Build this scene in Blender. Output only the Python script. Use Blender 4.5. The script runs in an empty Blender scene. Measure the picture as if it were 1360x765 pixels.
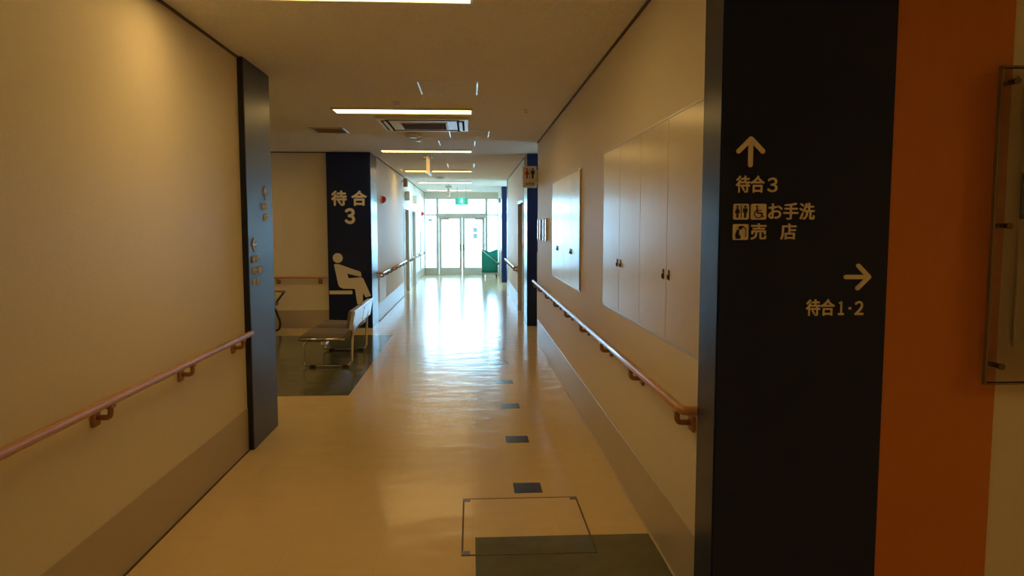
import bpy, bmesh, math, random
from mathutils import Vector, Matrix
random.seed(4)
SC = bpy.context.scene
COL = SC.collection
# ------------------------------------------------------------------ camera
YAW, PITCH, FPX, CAMZ = 3.208, -4.793, 960.0, 1.55
cd = bpy.data.cameras.new('camera'); cam = bpy.data.objects.new('camera', cd); COL.objects.link(cam)
cd.sensor_fit = 'HORIZONTAL'; cd.sensor_width = 36.0; cd.lens = 36.0 * FPX / 1360.0
cam.location = (0, 0, CAMZ)
cam.rotation_euler = (math.radians(90 + PITCH), 0, math.radians(-YAW))
cd.clip_start = 0.05; cd.clip_end = 300
SC.camera = cam
# ------------------------------------------------------------------ sky, light, exposure
SKY_COL, SKY_STR = (0.42, 0.82, 1.20), 16.0
LAMP_COL, LAMP_STR = (1.0, 0.625, 0.20), 11.0
w = bpy.data.worlds.new('world'); SC.world = w; w.use_nodes = True
bg = w.node_tree.nodes['Background']
bg.inputs[0].default_value = (*SKY_COL, 1); bg.inputs[1].default_value = SKY_STR
pl = bpy.data.lights.new('daylight_portal', 'AREA'); pl.shape = 'RECTANGLE'; pl.size = 2.3; pl.size_y = 2.4
pl.cycles.is_portal = True
po = bpy.data.objects.new('daylight_portal', pl); COL.objects.link(po)
po.location = (-0.31, 24.15, 1.3); po.rotation_euler = (math.radians(-90), 0, 0)
pl2 = bpy.data.lights.new('daylight_portal_side', 'AREA'); pl2.shape = 'RECTANGLE'; pl2.size = 2.15; pl2.size_y = 2.5; pl2.cycles.is_portal = True  # sampling portal for the added side passage window
po2 = bpy.data.objects.new('daylight_portal_side', pl2); COL.objects.link(po2)
po2.location = (2.85, 19.0, 1.42); po2.rotation_euler = (0, math.radians(90), 0)
pl3 = bpy.data.lights.new('daylight_portal_recess', 'AREA'); pl3.shape = 'RECTANGLE'; pl3.size = .8; pl3.size_y = .7; pl3.cycles.is_portal = True  # sampling portal for the added recess window
po3 = bpy.data.objects.new('daylight_portal_recess', pl3); COL.objects.link(po3)
po3.location = (2.85, 10.55, 1.8); po3.rotation_euler = (0, math.radians(90), 0)
SC.view_settings.view_transform = 'Standard'; SC.view_settings.look = 'None'
SC.view_settings.exposure = 0.0; SC.view_settings.gamma = 1.0
SC.view_settings.use_curve_mapping = False
SC.cycles.max_bounces = 10; SC.cycles.diffuse_bounces = 6; SC.cycles.glossy_bounces = 5
SC.cycles.sample_clamp_indirect = 6.0

# ------------------------------------------------------------------ materials
def nodes(name):
    m = bpy.data.materials.new(name); m.use_nodes = True
    nt = m.node_tree; return m, nt, nt.nodes['Principled BSDF']
def mat(name, col, rough=0.5, metal=0.0, var=0.0, vscale=6.0, bump=0.0, bscale=60.0, stretch=(1, 1, 1),
        coat=0.0, spec=0.5, detail=4.0, bdist=.004):
    m, nt, b = nodes(name)
    b.inputs['Roughness'].default_value = rough; b.inputs['Metallic'].default_value = metal
    b.inputs['Coat Weight'].default_value = coat; b.inputs['Coat Roughness'].default_value = 0.08
    b.inputs['Specular IOR Level'].default_value = spec
    tc = nt.nodes.new('ShaderNodeNewGeometry'); mp = nt.nodes.new('ShaderNodeMapping')
    mp.inputs['Scale'].default_value = stretch
    nt.links.new(tc.outputs['Position'], mp.inputs['Vector'])
    rgb = nt.nodes.new('ShaderNodeMix'); rgb.data_type = 'RGBA'
    rgb.inputs['A'].default_value = (*[c * (1 - var) for c in col], 1)
    rgb.inputs['B'].default_value = (*[min(1, c * (1 + var)) for c in col], 1)
    n = nt.nodes.new('ShaderNodeTexNoise'); n.inputs['Scale'].default_value = vscale; n.inputs['Detail'].default_value = detail
    nt.links.new(mp.outputs[0], n.inputs['Vector']); nt.links.new(n.outputs['Fac'], rgb.inputs['Factor'])
    nt.links.new(rgb.outputs['Result'], b.inputs['Base Color'])
    if bump > 0:
        n2 = nt.nodes.new('ShaderNodeTexNoise'); n2.inputs['Scale'].default_value = bscale; n2.inputs['Detail'].default_value = 3
        nt.links.new(mp.outputs[0], n2.inputs['Vector'])
        bp = nt.nodes.new('ShaderNodeBump'); bp.inputs['Strength'].default_value = bump; bp.inputs['Distance'].default_value = bdist
        nt.links.new(n2.outputs['Fac'], bp.inputs['Height']); nt.links.new(bp.outputs[0], b.inputs['Normal'])
    return m
def emat(name, col, strength):
    m, nt, b = nodes(name)
    b.inputs['Base Color'].default_value = (*[0.8 * c for c in col], 1)
    b.inputs['Emission Color'].default_value = (*col, 1); b.inputs['Emission Strength'].default_value = strength
    return m
def floor_mat(name, col, rough, var):
    """waxed vinyl: faint tile joints every 0.45 m, marbled colour, long shallow ripples that break reflections"""
    m, nt, b = nodes(name); N = nt.nodes.new; L = nt.links.new
    geo = N('ShaderNodeNewGeometry')
    mp = N('ShaderNodeMapping'); mp.inputs['Scale'].default_value = (1, 1, 1); L(geo.outputs['Position'], mp.inputs['Vector'])
    n1 = N('ShaderNodeTexNoise'); n1.inputs['Scale'].default_value = 9; n1.inputs['Detail'].default_value = 6; L(mp.outputs[0], n1.inputs['Vector'])
    rgb = N('ShaderNodeMix'); rgb.data_type = 'RGBA'
    rgb.inputs['A'].default_value = (*[c * (1 - var) for c in col], 1); rgb.inputs['B'].default_value = (*[c * (1 + var) for c in col], 1)
    L(n1.outputs['Fac'], rgb.inputs['Factor'])
    br = N('ShaderNodeTexBrick'); br.offset = 0.0; br.squash = 1.0
    br.inputs['Scale'].default_value = 1.0; br.inputs['Brick Width'].default_value = 0.45; br.inputs['Row Height'].default_value = 0.45
    br.inputs['Mortar Size'].default_value = 0.0012; br.inputs['Mortar Smooth'].default_value = 0.3
    br.inputs['Color1'].default_value = (1, 1, 1, 1); br.inputs['Color2'].default_value = (.965, .965, .96, 1); br.inputs['Mortar'].default_value = (.86, .84, .80, 1)
    L(geo.outputs['Position'], br.inputs['Vector'])
    mul = N('ShaderNodeMix'); mul.data_type = 'RGBA'; mul.blend_type = 'MULTIPLY'; mul.inputs['Factor'].default_value = 1
    L(rgb.outputs['Result'], mul.inputs['A']); L(br.outputs['Color'], mul.inputs['B']); L(mul.outputs['Result'], b.inputs['Base Color'])
    mp2 = N('ShaderNodeMapping'); mp2.inputs['Scale'].default_value = (1.0, 1.9, 1); L(geo.outputs['Position'], mp2.inputs['Vector'])
    n2 = N('ShaderNodeTexNoise'); n2.inputs['Scale'].default_value = 2.6; n2.inputs['Detail'].default_value = 1.5; L(mp2.outputs[0], n2.inputs['Vector'])
    n3 = N('ShaderNodeTexNoise'); n3.inputs['Scale'].default_value = 160; n3.inputs['Detail'].default_value = 2; L(geo.outputs['Position'], n3.inputs['Vector'])
    b1 = N('ShaderNodeBump'); b1.inputs['Strength'].default_value = 0.52; b1.inputs['Distance'].default_value = 0.008; L(n2.outputs['Fac'], b1.inputs['Height'])
    b2 = N('ShaderNodeBump'); b2.inputs['Strength'].default_value = 0.14; b2.inputs['Distance'].default_value = 0.002
    L(n3.outputs['Fac'], b2.inputs['Height']); L(b1.outputs[0], b2.inputs['Normal']); L(b2.outputs[0], b.inputs['Normal'])
    rr = N('ShaderNodeMapRange'); rr.inputs['To Min'].default_value = rough * 0.75; rr.inputs['To Max'].default_value = rough * 1.3
    L(n1.outputs['Fac'], rr.inputs['Value']); L(rr.outputs[0], b.inputs['Roughness'])
    b.inputs['Specular IOR Level'].default_value = 0.30
    return m
def glass_mat(name, tint, gloss=0.12, frost=0.0):
    m = bpy.data.materials.new(name); m.use_nodes = True; nt = m.node_tree; nt.nodes.clear(); N = nt.nodes.new; L = nt.links.new
    out = N('ShaderNodeOutputMaterial'); tr = N('ShaderNodeBsdfTransparent'); tr.inputs[0].default_value = (*tint, 1)
    gl = N('ShaderNodeBsdfGlossy'); gl.inputs['Roughness'].default_value = 0.03
    fr = N('ShaderNodeFresnel'); fr.inputs[0].default_value = 1.45
    mx = N('ShaderNodeMixShader'); L(fr.outputs[0], mx.inputs[0]); L(tr.outputs[0], mx.inputs[1]); L(gl.outputs[0], mx.inputs[2])
    L(mx.outputs[0], out.inputs[0]); return m

M = {}
M['wall'] = mat('cream wallpaper', (.78, .72, .60), .50, var=.025, vscale=40, bump=.35, bscale=260, stretch=(1, 1, .35), spec=.5)
M['base'] = mat('grey beige skirting vinyl', (.50, .435, .36), .30, var=.03, vscale=12)
M['ceil'] = mat('pitted ceiling board', (.86, .84, .78), .85, var=.15, vscale=70, bump=1.0, bscale=55, detail=6, bdist=.015)  # tone variation puts the shading of the pits into the colour
M['floor'] = floor_mat('waxed beige vinyl floor', (.76, .60, .34), .125, .06)
M['green'] = floor_mat('dark green vinyl inlay', (.125, .13, .08), .125, .28)
M['blue_tile'] = mat('navy floor tile', (.022, .026, .045), .2, var=.2, vscale=30)
M['navy'] = mat('navy laminated panel', (.006, .017, .075), .27, var=.05, bump=.06, bscale=9, spec=.35)
M['navy_satin'] = mat('navy satin laminate', (.006, .017, .075), .40, var=.05, spec=.9)
M['navy_edge'] = mat('navy edge strip', (.008, .012, .03), .3)
M['letter'] = mat('cream cut lettering', (.80, .74, .60), .5)
M['orange'] = mat('orange wall covering', (.62, .205, .03), .55, var=.05, vscale=30, bump=.3, bscale=220, stretch=(1, 1, .4))
M['wood'] = mat('honey oak rail', (.55, .27, .11), .40, var=.18, vscale=14, stretch=(6, .6, 6), coat=.3)
M['wood_matte'] = mat('worn matte oak rail', (.55, .27, .11), .55, var=.18, vscale=14, stretch=(6, .6, 6), spec=.35)
M['wood_x'] = mat('oak rail along the wall', (.55, .27, .11), .40, var=.18, vscale=14, stretch=(.6, 6, 6), coat=.3)
M['bracket'] = mat('brown bracket', (.34, .17, .08), .4, var=.08)
M['cap'] = mat('pale end cap', (.62, .55, .45), .35)
M['cabinet'] = mat('cream laminate door', (.70, .65, .56), .22, var=.03, vscale=9, stretch=(1, 1, .25), bump=.10, bscale=7)
M['alu'] = mat('brushed aluminium', (.62, .62, .62), .32, metal=.9, var=.05, vscale=30)
M['steel_white'] = mat('white powder coat', (.80, .80, .78), .35, var=.02)
M['offwhite'] = mat('off white plastic', (.74, .72, .67), .4, var=.02)
M['dark'] = mat('dark plastic', (.02, .02, .022), .4)
M['matt_black'] = mat('matt black', (.012, .012, .014), .9, spec=.1)
M['gap'] = mat('dark shadow gap', (.10, .065, .04), .7)
M['chrome'] = mat('chrome tube', (.78, .78, .80), .12, metal=1.0)
M['vinyl'] = mat('taupe seat vinyl', (.20, .165, .135), .42, var=.08, vscale=20)
M['backgrey'] = mat('pale grey backrest shell', (.55, .60, .66), .2, var=.05, vscale=14)
M['rubber'] = mat('black rubber', (.012, .012, .012), .6)
M['doorwood'] = mat('light oak veneer door', (.48, .32, .19), .35, var=.12, vscale=8, stretch=(3, 3, .3))
M['frame'] = mat('grey door frame', (.52, .54, .55), .35, var=.02)
M['entry'] = mat('grey aluminium entrance frame', (.62, .67, .68), .4, metal=.1, var=.03)
M['glass'] = glass_mat('clear window glass', (.97, 1, 1))
M['acrylic'] = glass_mat('smoky acrylic sheet', (.92, .90, .87))
M['acrylic_edge'] = mat('acrylic edge', (.20, .15, .09), .12)
M['paper'] = mat('white paper', (.78, .75, .68), .7, var=.02)
M['bluepaper'] = mat('indigo print', (.03, .02, .12), .6)
M['notice_old'] = mat('pale cyan notice', (.55, .72, .74), .7)
def backlit(name, col):
    m = bpy.data.materials.new(name); m.use_nodes = True; nt = m.node_tree; nt.nodes.clear(); N = nt.nodes.new
    o = N('ShaderNodeOutputMaterial'); d = N('ShaderNodeBsdfDiffuse'); q = N('ShaderNodeBsdfTranslucent'); x = N('ShaderNodeMixShader')
    d.inputs[0].default_value = (*col, 1); q.inputs[0].default_value = (*[c * .42 for c in col], 1)
    nt.links.new(d.outputs[0], x.inputs[1]); nt.links.new(q.outputs[0], x.inputs[2]); nt.links.new(x.outputs[0], o.inputs[0]); return m
M['notice'] = backlit('thin pale cyan notice paper', (.75, .96, .98))
M['lamp'] = emat('warm lamp diffuser', LAMP_COL, LAMP_STR)
M['hardware'] = mat('dark nickel', (.10, .08, .06), .35, metal=.6)
M['gloss_white'] = mat('glossy white plastic', (.85, .86, .86), .12, coat=1.0, spec=.8)
M['canvas'] = mat('green canvas', (.03, .42, .36), .7, var=.2, vscale=14, bump=.4, bscale=18)
M['exit_green'] = emat('lit green exit face', (.02, .55, .30), 1.3)
M['exit_white'] = emat('lit white exit face', (.75, 1, .9), 1.6)
M['exit_teal'] = emat('dim teal exit face', (.12, .45, .36), .55)
M['red'] = mat('red alarm lens', (.75, .02, .02), .25)
M['red_print'] = mat('red print', (.55, .02, .02), .5)
M['navy_print'] = mat('navy print', (.02, .04, .16), .5)
M['brown_print'] = mat('brown print', (.09, .05, .025), .6)
M['brass'] = mat('aged brass', (.16, .10, .05), .4, metal=.5)
M['ground'] = mat('pale concrete outside', (.86, .86, .85), .8, var=.05, vscale=3)
M['leather'] = mat('tan armrest', (.42, .20, .10), .45, var=.1)

# ------------------------------------------------------------------ mesh helpers
def B(): return bmesh.new()
def box(bm, x0, x1, y0, y1, z0, z1, bev=0.0, seg=1, rot=None, piv=None):
    r = bmesh.ops.create_cube(bm, size=1.0); vs = r['verts']
    for v in vs: v.co = Vector(((x0 + x1) / 2 + v.co.x * (x1 - x0), (y0 + y1) / 2 + v.co.y * (y1 - y0), (z0 + z1) / 2 + v.co.z * (z1 - z0)))
    if bev:
        es = list({e for v in vs for e in v.link_edges})
        g = bmesh.ops.bevel(bm, geom=es, offset=bev, segments=seg, affect='EDGES', profile=.5)
        vs = list({v for f in g['faces'] for v in f.verts} | {v for v in vs if v.is_valid})
    if rot is not None:
        for v in vs: v.co = piv + rot @ (v.co - piv)
    return bm
def tube(bm, pts, r, seg=10, caps=True, radii=None):
    pts = [Vector(p) for p in pts]; rings = []
    up0 = None
    for i, p in enumerate(pts):
        t = (pts[min(i + 1, len(pts) - 1)] - pts[max(i - 1, 0)]).normalized()
        if up0 is None:
            up0 = Vector((0, 0, 1)) if abs(t.z) < .9 else Vector((1, 0, 0))
        a = (up0 - t * up0.dot(t)).normalized(); b = t.cross(a); up0 = a
        rr = radii[i] if radii else r
        rings.append([bm.verts.new(p + a * math.cos(k * 2 * math.pi / seg) * rr + b * math.sin(k * 2 * math.pi / seg) * rr) for k in range(seg)])
    for i in range(len(rings) - 1):
        for k in range(seg):
            f = bm.faces.new((rings[i][k], rings[i][(k + 1) % seg], rings[i + 1][(k + 1) % seg], rings[i + 1][k])); f.smooth = True
    if caps:
        bm.faces.new(rings[0][::-1]); bm.faces.new(rings[-1])
    return bm
def disc(bm, c, axis, r, h, seg=20, r2=None):
    c = Vector(c); a = Vector(axis).normalized()
    return tube(bm, [c, c + a * h], r, seg, True, [r, r if r2 is None else r2])
def arc(pts, rad=.05, n=5):
    """polyline with rounded corners"""
    pts = [Vector(p) for p in pts]; out = [pts[0]]
    for i in range(1, len(pts) - 1):
        p, a, b = pts[i], pts[i - 1], pts[i + 1]
        d1 = (a - p).normalized(); d2 = (b - p).normalized()
        rr = min(rad, (a - p).length * .45, (b - p).length * .45)
        s, e = p + d1 * rr, p + d2 * rr
        for k in range(n + 1):
            t = k / n; out.append(s * (1 - t) ** 2 + p * 2 * t * (1 - t) + e * t * t)
    out.append(pts[-1]); return out
def prism(bm, pts2, plane, d0, d1):
    """polygon extruded: plane 'xz' (front face towards -y), 'yz' (front towards +x or -x), 'xy'"""
    def mk(p, d):
        u, v = p
        return {'xz': (u, d, v), 'yz': (d, u, v), 'xy': (u, v, d)}[plane]
    a = [bm.verts.new(mk(p, d0)) for p in pts2]; b = [bm.verts.new(mk(p, d1)) for p in pts2]
    bm.faces.new(a); bm.faces.new(b[::-1]); n = len(pts2)
    for i in range(n): bm.faces.new((a[i], b[i], b[(i + 1) % n], a[(i + 1) % n]))
    return bm
def wpos(o):
    v = Vector((0, 0, 0))
    while o: v += o.location; o = o.parent
    return v
SPLIT = {'cross_frame', 'hanger', 'hanging_rod', 'rim', 'door_closer', 'side_trim', 'screw', 'fixing', 'bracket_discs'}
def islands(bm):
    left = set(bm.verts); out = []
    while left:
        st = [left.pop()]; isl = set(st)
        while st:
            v = st.pop()
            for e in v.link_edges:
                q = e.other_vert(v)
                if q in left: left.discard(q); isl.add(q); st.append(q)
        out.append(isl)
    return out
def obj(name, bm, m, parent=None, label=None, loc=None):
    if name in SPLIT:
        isl = islands(bm)
        if len(isl) > 1:
            res = None
            for s_ in isl:
                nb = bmesh.new(); mp_ = {v: nb.verts.new(v.co) for v in s_}
                for f in {f for v in s_ for f in v.link_faces}: nb.faces.new([mp_[v] for v in f.verts]).smooth = f.smooth
                res = obj(name, nb, m, parent, label, loc)
            bm.free(); return res
    base = wpos(parent) if parent else Vector(loc or (0, 0, 0))
    bmesh.ops.recalc_face_normals(bm, faces=bm.faces)
    bmesh.ops.triangulate(bm, faces=[f for f in bm.faces if len(f.verts) > 4])
    for v in bm.verts: v.co -= base
    me = bpy.data.meshes.new(name); bm.to_mesh(me); bm.free()
    me.materials.append(M[m] if isinstance(m, str) else m)
    o = bpy.data.objects.new(name, me); COL.objects.link(o)
    if parent: o.parent = parent
    else: o.location = base
    if label: o['label'] = label
    return o
def thing(name, label, cat, loc, group=None):
    o = bpy.data.objects.new(name, None); COL.objects.link(o); o.empty_display_size = .1
    o.location = loc; o['label'] = label; o['category'] = cat
    if group: o['group'] = group
    return o
def struct(name, bm, m, parent=None):
    o = obj(name, bm, m, parent)
    if not parent: o['kind'] = 'structure'
    return o
def copy_thing(src, loc, label):
    def cp(o, par):
        c = o.copy(); COL.objects.link(c); c.parent = par
        for ch in [x for x in bpy.data.objects if x.parent == o]: cp(ch, c)
        return c
    c = cp(src, None); c.location = loc; c['label'] = label; return c
def text_obj(name, s, size, m, parent, origin, facing='-y', bold=.020, spacing=1.0, thick=.004, width=None, label=None):
    """lettering as a mesh; origin = lower left corner (world), reads left to right for a viewer facing it"""
    cu = bpy.data.curves.new('t', 'FONT'); cu.body = s; cu.size = size; cu.offset = 0.0
    cu.extrude = thick / 2; cu.space_character = spacing; cu.resolution_u = 4
    t = bpy.data.objects.new('t', cu); COL.objects.link(t)
    dg = bpy.context.evaluated_depsgraph_get(); me = bpy.data.meshes.new_from_object(t.evaluated_get(dg))
    bpy.data.objects.remove(t); bpy.data.curves.remove(cu)
    xs = [v.co.x for v in me.vertices] or [0]; ys = [v.co.y for v in me.vertices] or [0]
    x0, x1, y0 = min(xs), max(xs), min(ys); kx = (width / (x1 - x0)) if width else 1.0
    o3 = Vector(origin); base = wpos(parent)
    ax = {'-y': (Vector((1, 0, 0)), Vector((0, -1, 0))), '+x': (Vector((0, 1, 0)), Vector((1, 0, 0))), '-x': (Vector((0, -1, 0)), Vector((-1, 0, 0)))}[facing]
    nb = bmesh.new(); dl = bold * size
    for k in range(8):
        an = k * math.pi / 4; sx, sy = dl * math.cos(an), dl * math.sin(an); st_ = len(nb.verts)
        nb.from_mesh(me); nb.verts.ensure_lookup_table()
        for v in nb.verts[st_:]:
            x, y, z = v.co
            v.co = o3 + ax[0] * ((x - x0) * kx + sx) + Vector((0, 0, y - y0 + sy)) + ax[1] * (z + thick / 2 + k * .00012) - base
    me = bpy.data.meshes.new(name); nb.to_mesh(me); nb.free()
    me.materials.clear(); me.materials.append(M[m]); me.name = name
    o = bpy.data.objects.new(name, me); COL.objects.link(o); o.parent = parent
    if label: o['label'] = label
    return o

# ------------------------------------------------------------------ dimensions (metres)
XL, XR, H = -1.56, 0.90, 2.69        # near corridor walls, ceiling height
XL2, XR2 = -1.53, 0.87               # far corridor walls
YE = 23.8                            # entrance wall
# ------------------------------------------------------------------ shell
struct('floor', box(B(), -6.2, 6.2, -7, 24.0, -.12, 0), 'floor')
FLOOR = bpy.data.objects['floor']
struct('ceiling', box(B(), -6.2, 6.2, -7, 24.0, H, H + .12), 'ceil')
struct('wall_left', box(B(), -1.76, XL, -7, 5.06, 0, H), 'wall')
struct('wall_alcove_near', box(B(), -6.2, -1.76, 4.9, 5.1, 0, H), 'wall')
struct('wall_alcove_left', box(B(), -6.2, -6.0, 5.1, 11.24, 0, H), 'wall')
struct('wall_alcove_back', box(B(), -6.2, -1.6, 11.24, 11.4, 0, H), 'wall')
# far left wall with two door openings
DL = [(16.55, 17.85), (18.5, 19.95)]
bm = B()
box(bm, -1.73, XL2, 11.9, DL[0][0], 0, H); box(bm, -1.73, XL2, DL[0][1], DL[1][0], 0, H); box(bm, -1.73, XL2, DL[1][1], YE, 0, H)
for a, b in DL: box(bm, -1.73, XL2, a, b, 2.02, H)
struct('wall_left_far', bm, 'wall')
struct('wall_right', box(B(), XR, 1.10, 2.54, 9.82, 0, H), 'wall')
struct('wall_recess_near', box(B(), 1.10, 2.8, 9.62, 9.82, 0, H), 'wall')
struct('wall_recess_far', box(B(), 1.05, 2.8, 11.32, 11.5, 0, H), 'wall')
bm = B()
DR = (12.05, 13.45)
box(bm, XR2, 1.05, 11.95, DR[0], 0, H); box(bm, XR2, 1.05, DR[0], DR[1], 2.02, H); box(bm, XR2, 1.05, DR[1], 17.6, 0, H)
box(bm, 1.05, 2.6, 17.45, 17.6, 0, H)
struct('wall_right_far', bm, 'wall')
def added_side_window(n, wall, ya, yb, y0, y1, z0, z1):
    bm = B(); box(bm, 2.6, 2.8, ya, yb, 0, z0); box(bm, 2.6, 2.8, ya, yb, z1, H); box(bm, 2.6, 2.8, ya, y0, z0, z1); box(bm, 2.6, 2.8, y1, yb, z0, z1)
    struct(wall, bm, 'wall')
    m = (y0 + y1) / 2; f = .04; bm = B()
    for q in ((y0, y1, z0, z0 + f), (y0, y1, z1 - f, z1), (y0, y0 + f, z0 + f, z1 - f), (y1 - f, y1, z0 + f, z1 - f), (m - .02, m + .02, z0 + f, z1 - f)): box(bm, 2.66, 2.72, *q, .003)
    w4 = struct('window_%d' % n, bm, 'entry')
    for a, b in ((y0 + f, m - .02), (m + .02, y1 - f)): obj('pane', box(B(), 2.686, 2.694, a, b, z0 + f, z1 - f), 'glass', w4)
added_side_window(4, 'wall_right_side_passage', 17.45, 20.6, 17.75, 20.25, .35, 2.5)  # unseen window, added to bring bluish daylight onto the far walls
added_side_window(5, 'wall_right_recess', 9.6, 11.6, 10.2, 10.9, 1.4, 2.2)  # second added window, out of view, for blue light on the navy pillars
bm = B(); box(bm, .90, 2.8, 20.36, 20.5, 0, H); box(bm, XR2, 1.05, 20.9, YE, 0, H)
struct('wall_right_end', bm, 'wall')
struct('wall_right_front', box(B(), .92, 6.2, 2.52, 2.72, 0, H), 'wall')
struct('wall_right_back', box(B(), .90, 6.2, -1.4, -1.2, 0, H), 'wall')
struct('wall_right_rear', box(B(), .90, 1.1, -7, -1.4, 0, H), 'wall')
struct('wall_side_corridor', box(B(), 6.0, 6.2, -1.2, 2.52, 0, H), 'wall')
struct('wall_rear', box(B(), -1.76, 1.1, -7.2, -7, 0, H), 'wall')
# baseboards (tall vinyl skirting) and the dark shadow gap under the ceiling
def baseb(name, *a):
    bm = B()
    for q in a: box(bm, *q, bev=.002)
    return struct(name, bm, 'base')
t = .004
baseb('baseboard_left', (XL, XL + t, -7, 5.03, 0, .30))
baseb('baseboard_right', (XR - t, XR, 2.56, 9.82, 0, .30))
baseb('baseboard_alcove', (-6, -2.18, 11.24 - t, 11.24, 0, .28), (-6, -6 + t, 5.1, 11.23, 0, .28))
baseb('baseboard_left_far', (XL2, XL2 + t, 11.93, DL[0][0] - .05, 0, .30), (XL2, XL2 + t, DL[0][1] + .05, DL[1][0] - .05, 0, .30), (XL2, XL2 + t, DL[1][1] + .05, YE - .1, 0, .30))
baseb('baseboard_right_far', (XR2 - t, XR2, DR[1] + .06, 17.58, 0, .30))
baseb('baseboard_right_front', (1.95, 6, 2.52 - t, 2.52, 0, .12))
bm = B(); box(bm, XL, XL + .012, -7, 5.03, 0, .006); box(bm, XL2, XL2 + .012, 11.93, 16.5, 0, .006)
struct('trim_1', bm, 'gap')  # dark strip painted in for the shadow line along the wall foot
bm = B(); box(bm, XL, XL + .012, -7, 5.03, H - .014, H - .001); box(bm, XR - .012, XR, 2.56, 9.82, H - .014, H - .001)
box(bm, XL2, XL2 + .012, 11.93, YE - .1, H - .014, H - .001); box(bm, XR2 - .012, XR2, 12, 17.55, H - .014, H - .001); box(bm, -6, -2.2, 11.228, 11.24, H - .014, H - .001)
struct('trim_2', bm, 'gap')
bm = B(); box(bm, XR - .010, XR, 2.56, 9.82, 0, .008); struct('trim_6', bm, 'cap')
# corner guard on the end of the right wall
bm = B(); box(bm, XR - .006, XR + .035, 9.785, 9.828, .0, 1.22, .003); struct('trim_3', bm, 'offwhite')
# floor inlays
def inlay(x0, x1, y0, y1, m='green', name='vinyl_inlay'):
    return obj(name, box(B(), x0, x1, y0, y1, -.004, .0012), m, FLOOR)
inlay(-6.0, -1.14, 6.66, 10.45)
inlay(.012, .894, -1.0, 3.51)
for k in range(8):
    y = 4.19 + k * .992
    o = obj('tile', box(B(), .245, .41, y - .083, y + .083, -.004, .0014), 'blue_tile', FLOOR)
    if k == 0: o['label'] = 'small navy square tile set into the beige floor'
# outside
struct('trim_4', box(B(), -30, 30, 24.0, 70, -.2, -.06), 'ground')

# ------------------------------------------------------------------ entrance: doors, sidelights, transom
bm = B(); box(bm, XL2, XR2, YE - .06, YE + .12, 2.49, H)
struct('wall_end', bm, 'wall')
def framework(bm, x0, x1, z0, z1, xs, zs, y0, y1, wd=.045):
    pass
def pane(name, parent, x0, x1, z0, z1, y=YE + .02, m='glass'):
    return obj(name, box(B(), x0, x1, y - .004, y + .004, z0, z1), m, parent)
def sidelight(n, x0, x1):
    bm = B(); f = .03
    box(bm, x0, x0 + f, YE - .03, YE + .07, 0, 2.49, .003); box(bm, x1 - f, x1, YE - .03, YE + .07, 0, 2.49, .003)
    box(bm, x0 + f, x1 - f, YE - .03, YE + .07, 2.46, 2.49, .003); box(bm, x0 + f, x1 - f, YE - .03, YE + .07, 1.925, 1.975, .003)
    box(bm, x0 + f, x1 - f, YE - .02, YE + .06, 0, .235, .003)
    w = struct('window_%d' % n, bm, 'entry')
    pane('pane', w, x0 + f, x1 - f, 1.975, 2.46); pane('pane', w, x0 + f, x1 - f, .235, 1.925)
    return w
w1 = sidelight(1, XL2, -1.12)
obj('notice', box(B(), -1.40, -1.27, YE + .010, YE + .015, 1.73, 1.84), 'notice', w1, 'small grey notice taped to the glass')
sidelight(2, .51, XR2)
bm = B()
box(bm, -1.12, -1.06, YE - .04, YE + .08, 0, 2.49, .004); box(bm, .45, .51, YE - .04, YE + .08, 0, 2.49, .004)
box(bm, -1.06, .45, YE - .04, YE + .08, 2.46, 2.49, .004); box(bm, -1.06, .45, YE - .04, YE + .08, 1.86, 2.01, .004)
w3 = struct('window_3', bm, 'entry'); pane('pane', w3, -1.06, .45, 2.01, 2.46)
d1 = B()
mid = -.305
def leaf(bm, x0, x1):
    s = .09
    box(bm, x0, x0 + s, YE - .02, YE + .03, .01, 1.855, .003); box(bm, x1 - s, x1, YE - .02, YE + .03, .01, 1.855, .003)
    box(bm, x0 + s, x1 - s, YE - .02, YE + .03, .01, .245, .003); box(bm, x0 + s, x1 - s, YE - .02, YE + .03, 1.82, 1.855, .003)
box(d1, -1.06, .45, YE - .03, YE + .05, 1.855, 1.862); box(d1, -1.06, .45, YE - .03, YE + .06, 0, .009)
door1 = struct('door_1', d1, 'entry')
for x0, x1, hx in ((-1.055, mid - .004, mid - .045), (mid + .004, .445, mid + .045)):
    lb = B(); leaf(lb, x0, x1); lf = obj('door_leaf', lb, 'entry', door1)
    obj('pane', box(B(), x0 + .09, x1 - .09, YE + .001, YE + .009, .245, 1.82), 'glass', lf)
    hb = B(); tube(hb, arc([(hx, YE - .02, .98), (hx, YE - .07, .98), (hx, YE - .07, .80), (hx, YE - .02, .80)], .03), .011, 8); obj('handle', hb, 'dark', lf)
obj('notice', box(B(), .05, .20, YE - .004, YE, 1.38, 1.54), 'notice', door1, 'pale cyan notice on the right door glass')
obj('notice', box(B(), .05, .20, YE - .004, YE, 1.18, 1.35), 'notice', door1, 'pale cyan notice on the right door glass')
obj('door_closer', box(box(B(), -.98, -.72, YE - .09, YE - .03, 1.79, 1.85, .006), .12, .38, YE - .09, YE - .03, 1.79, 1.85, .006), 'alu', door1)

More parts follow.
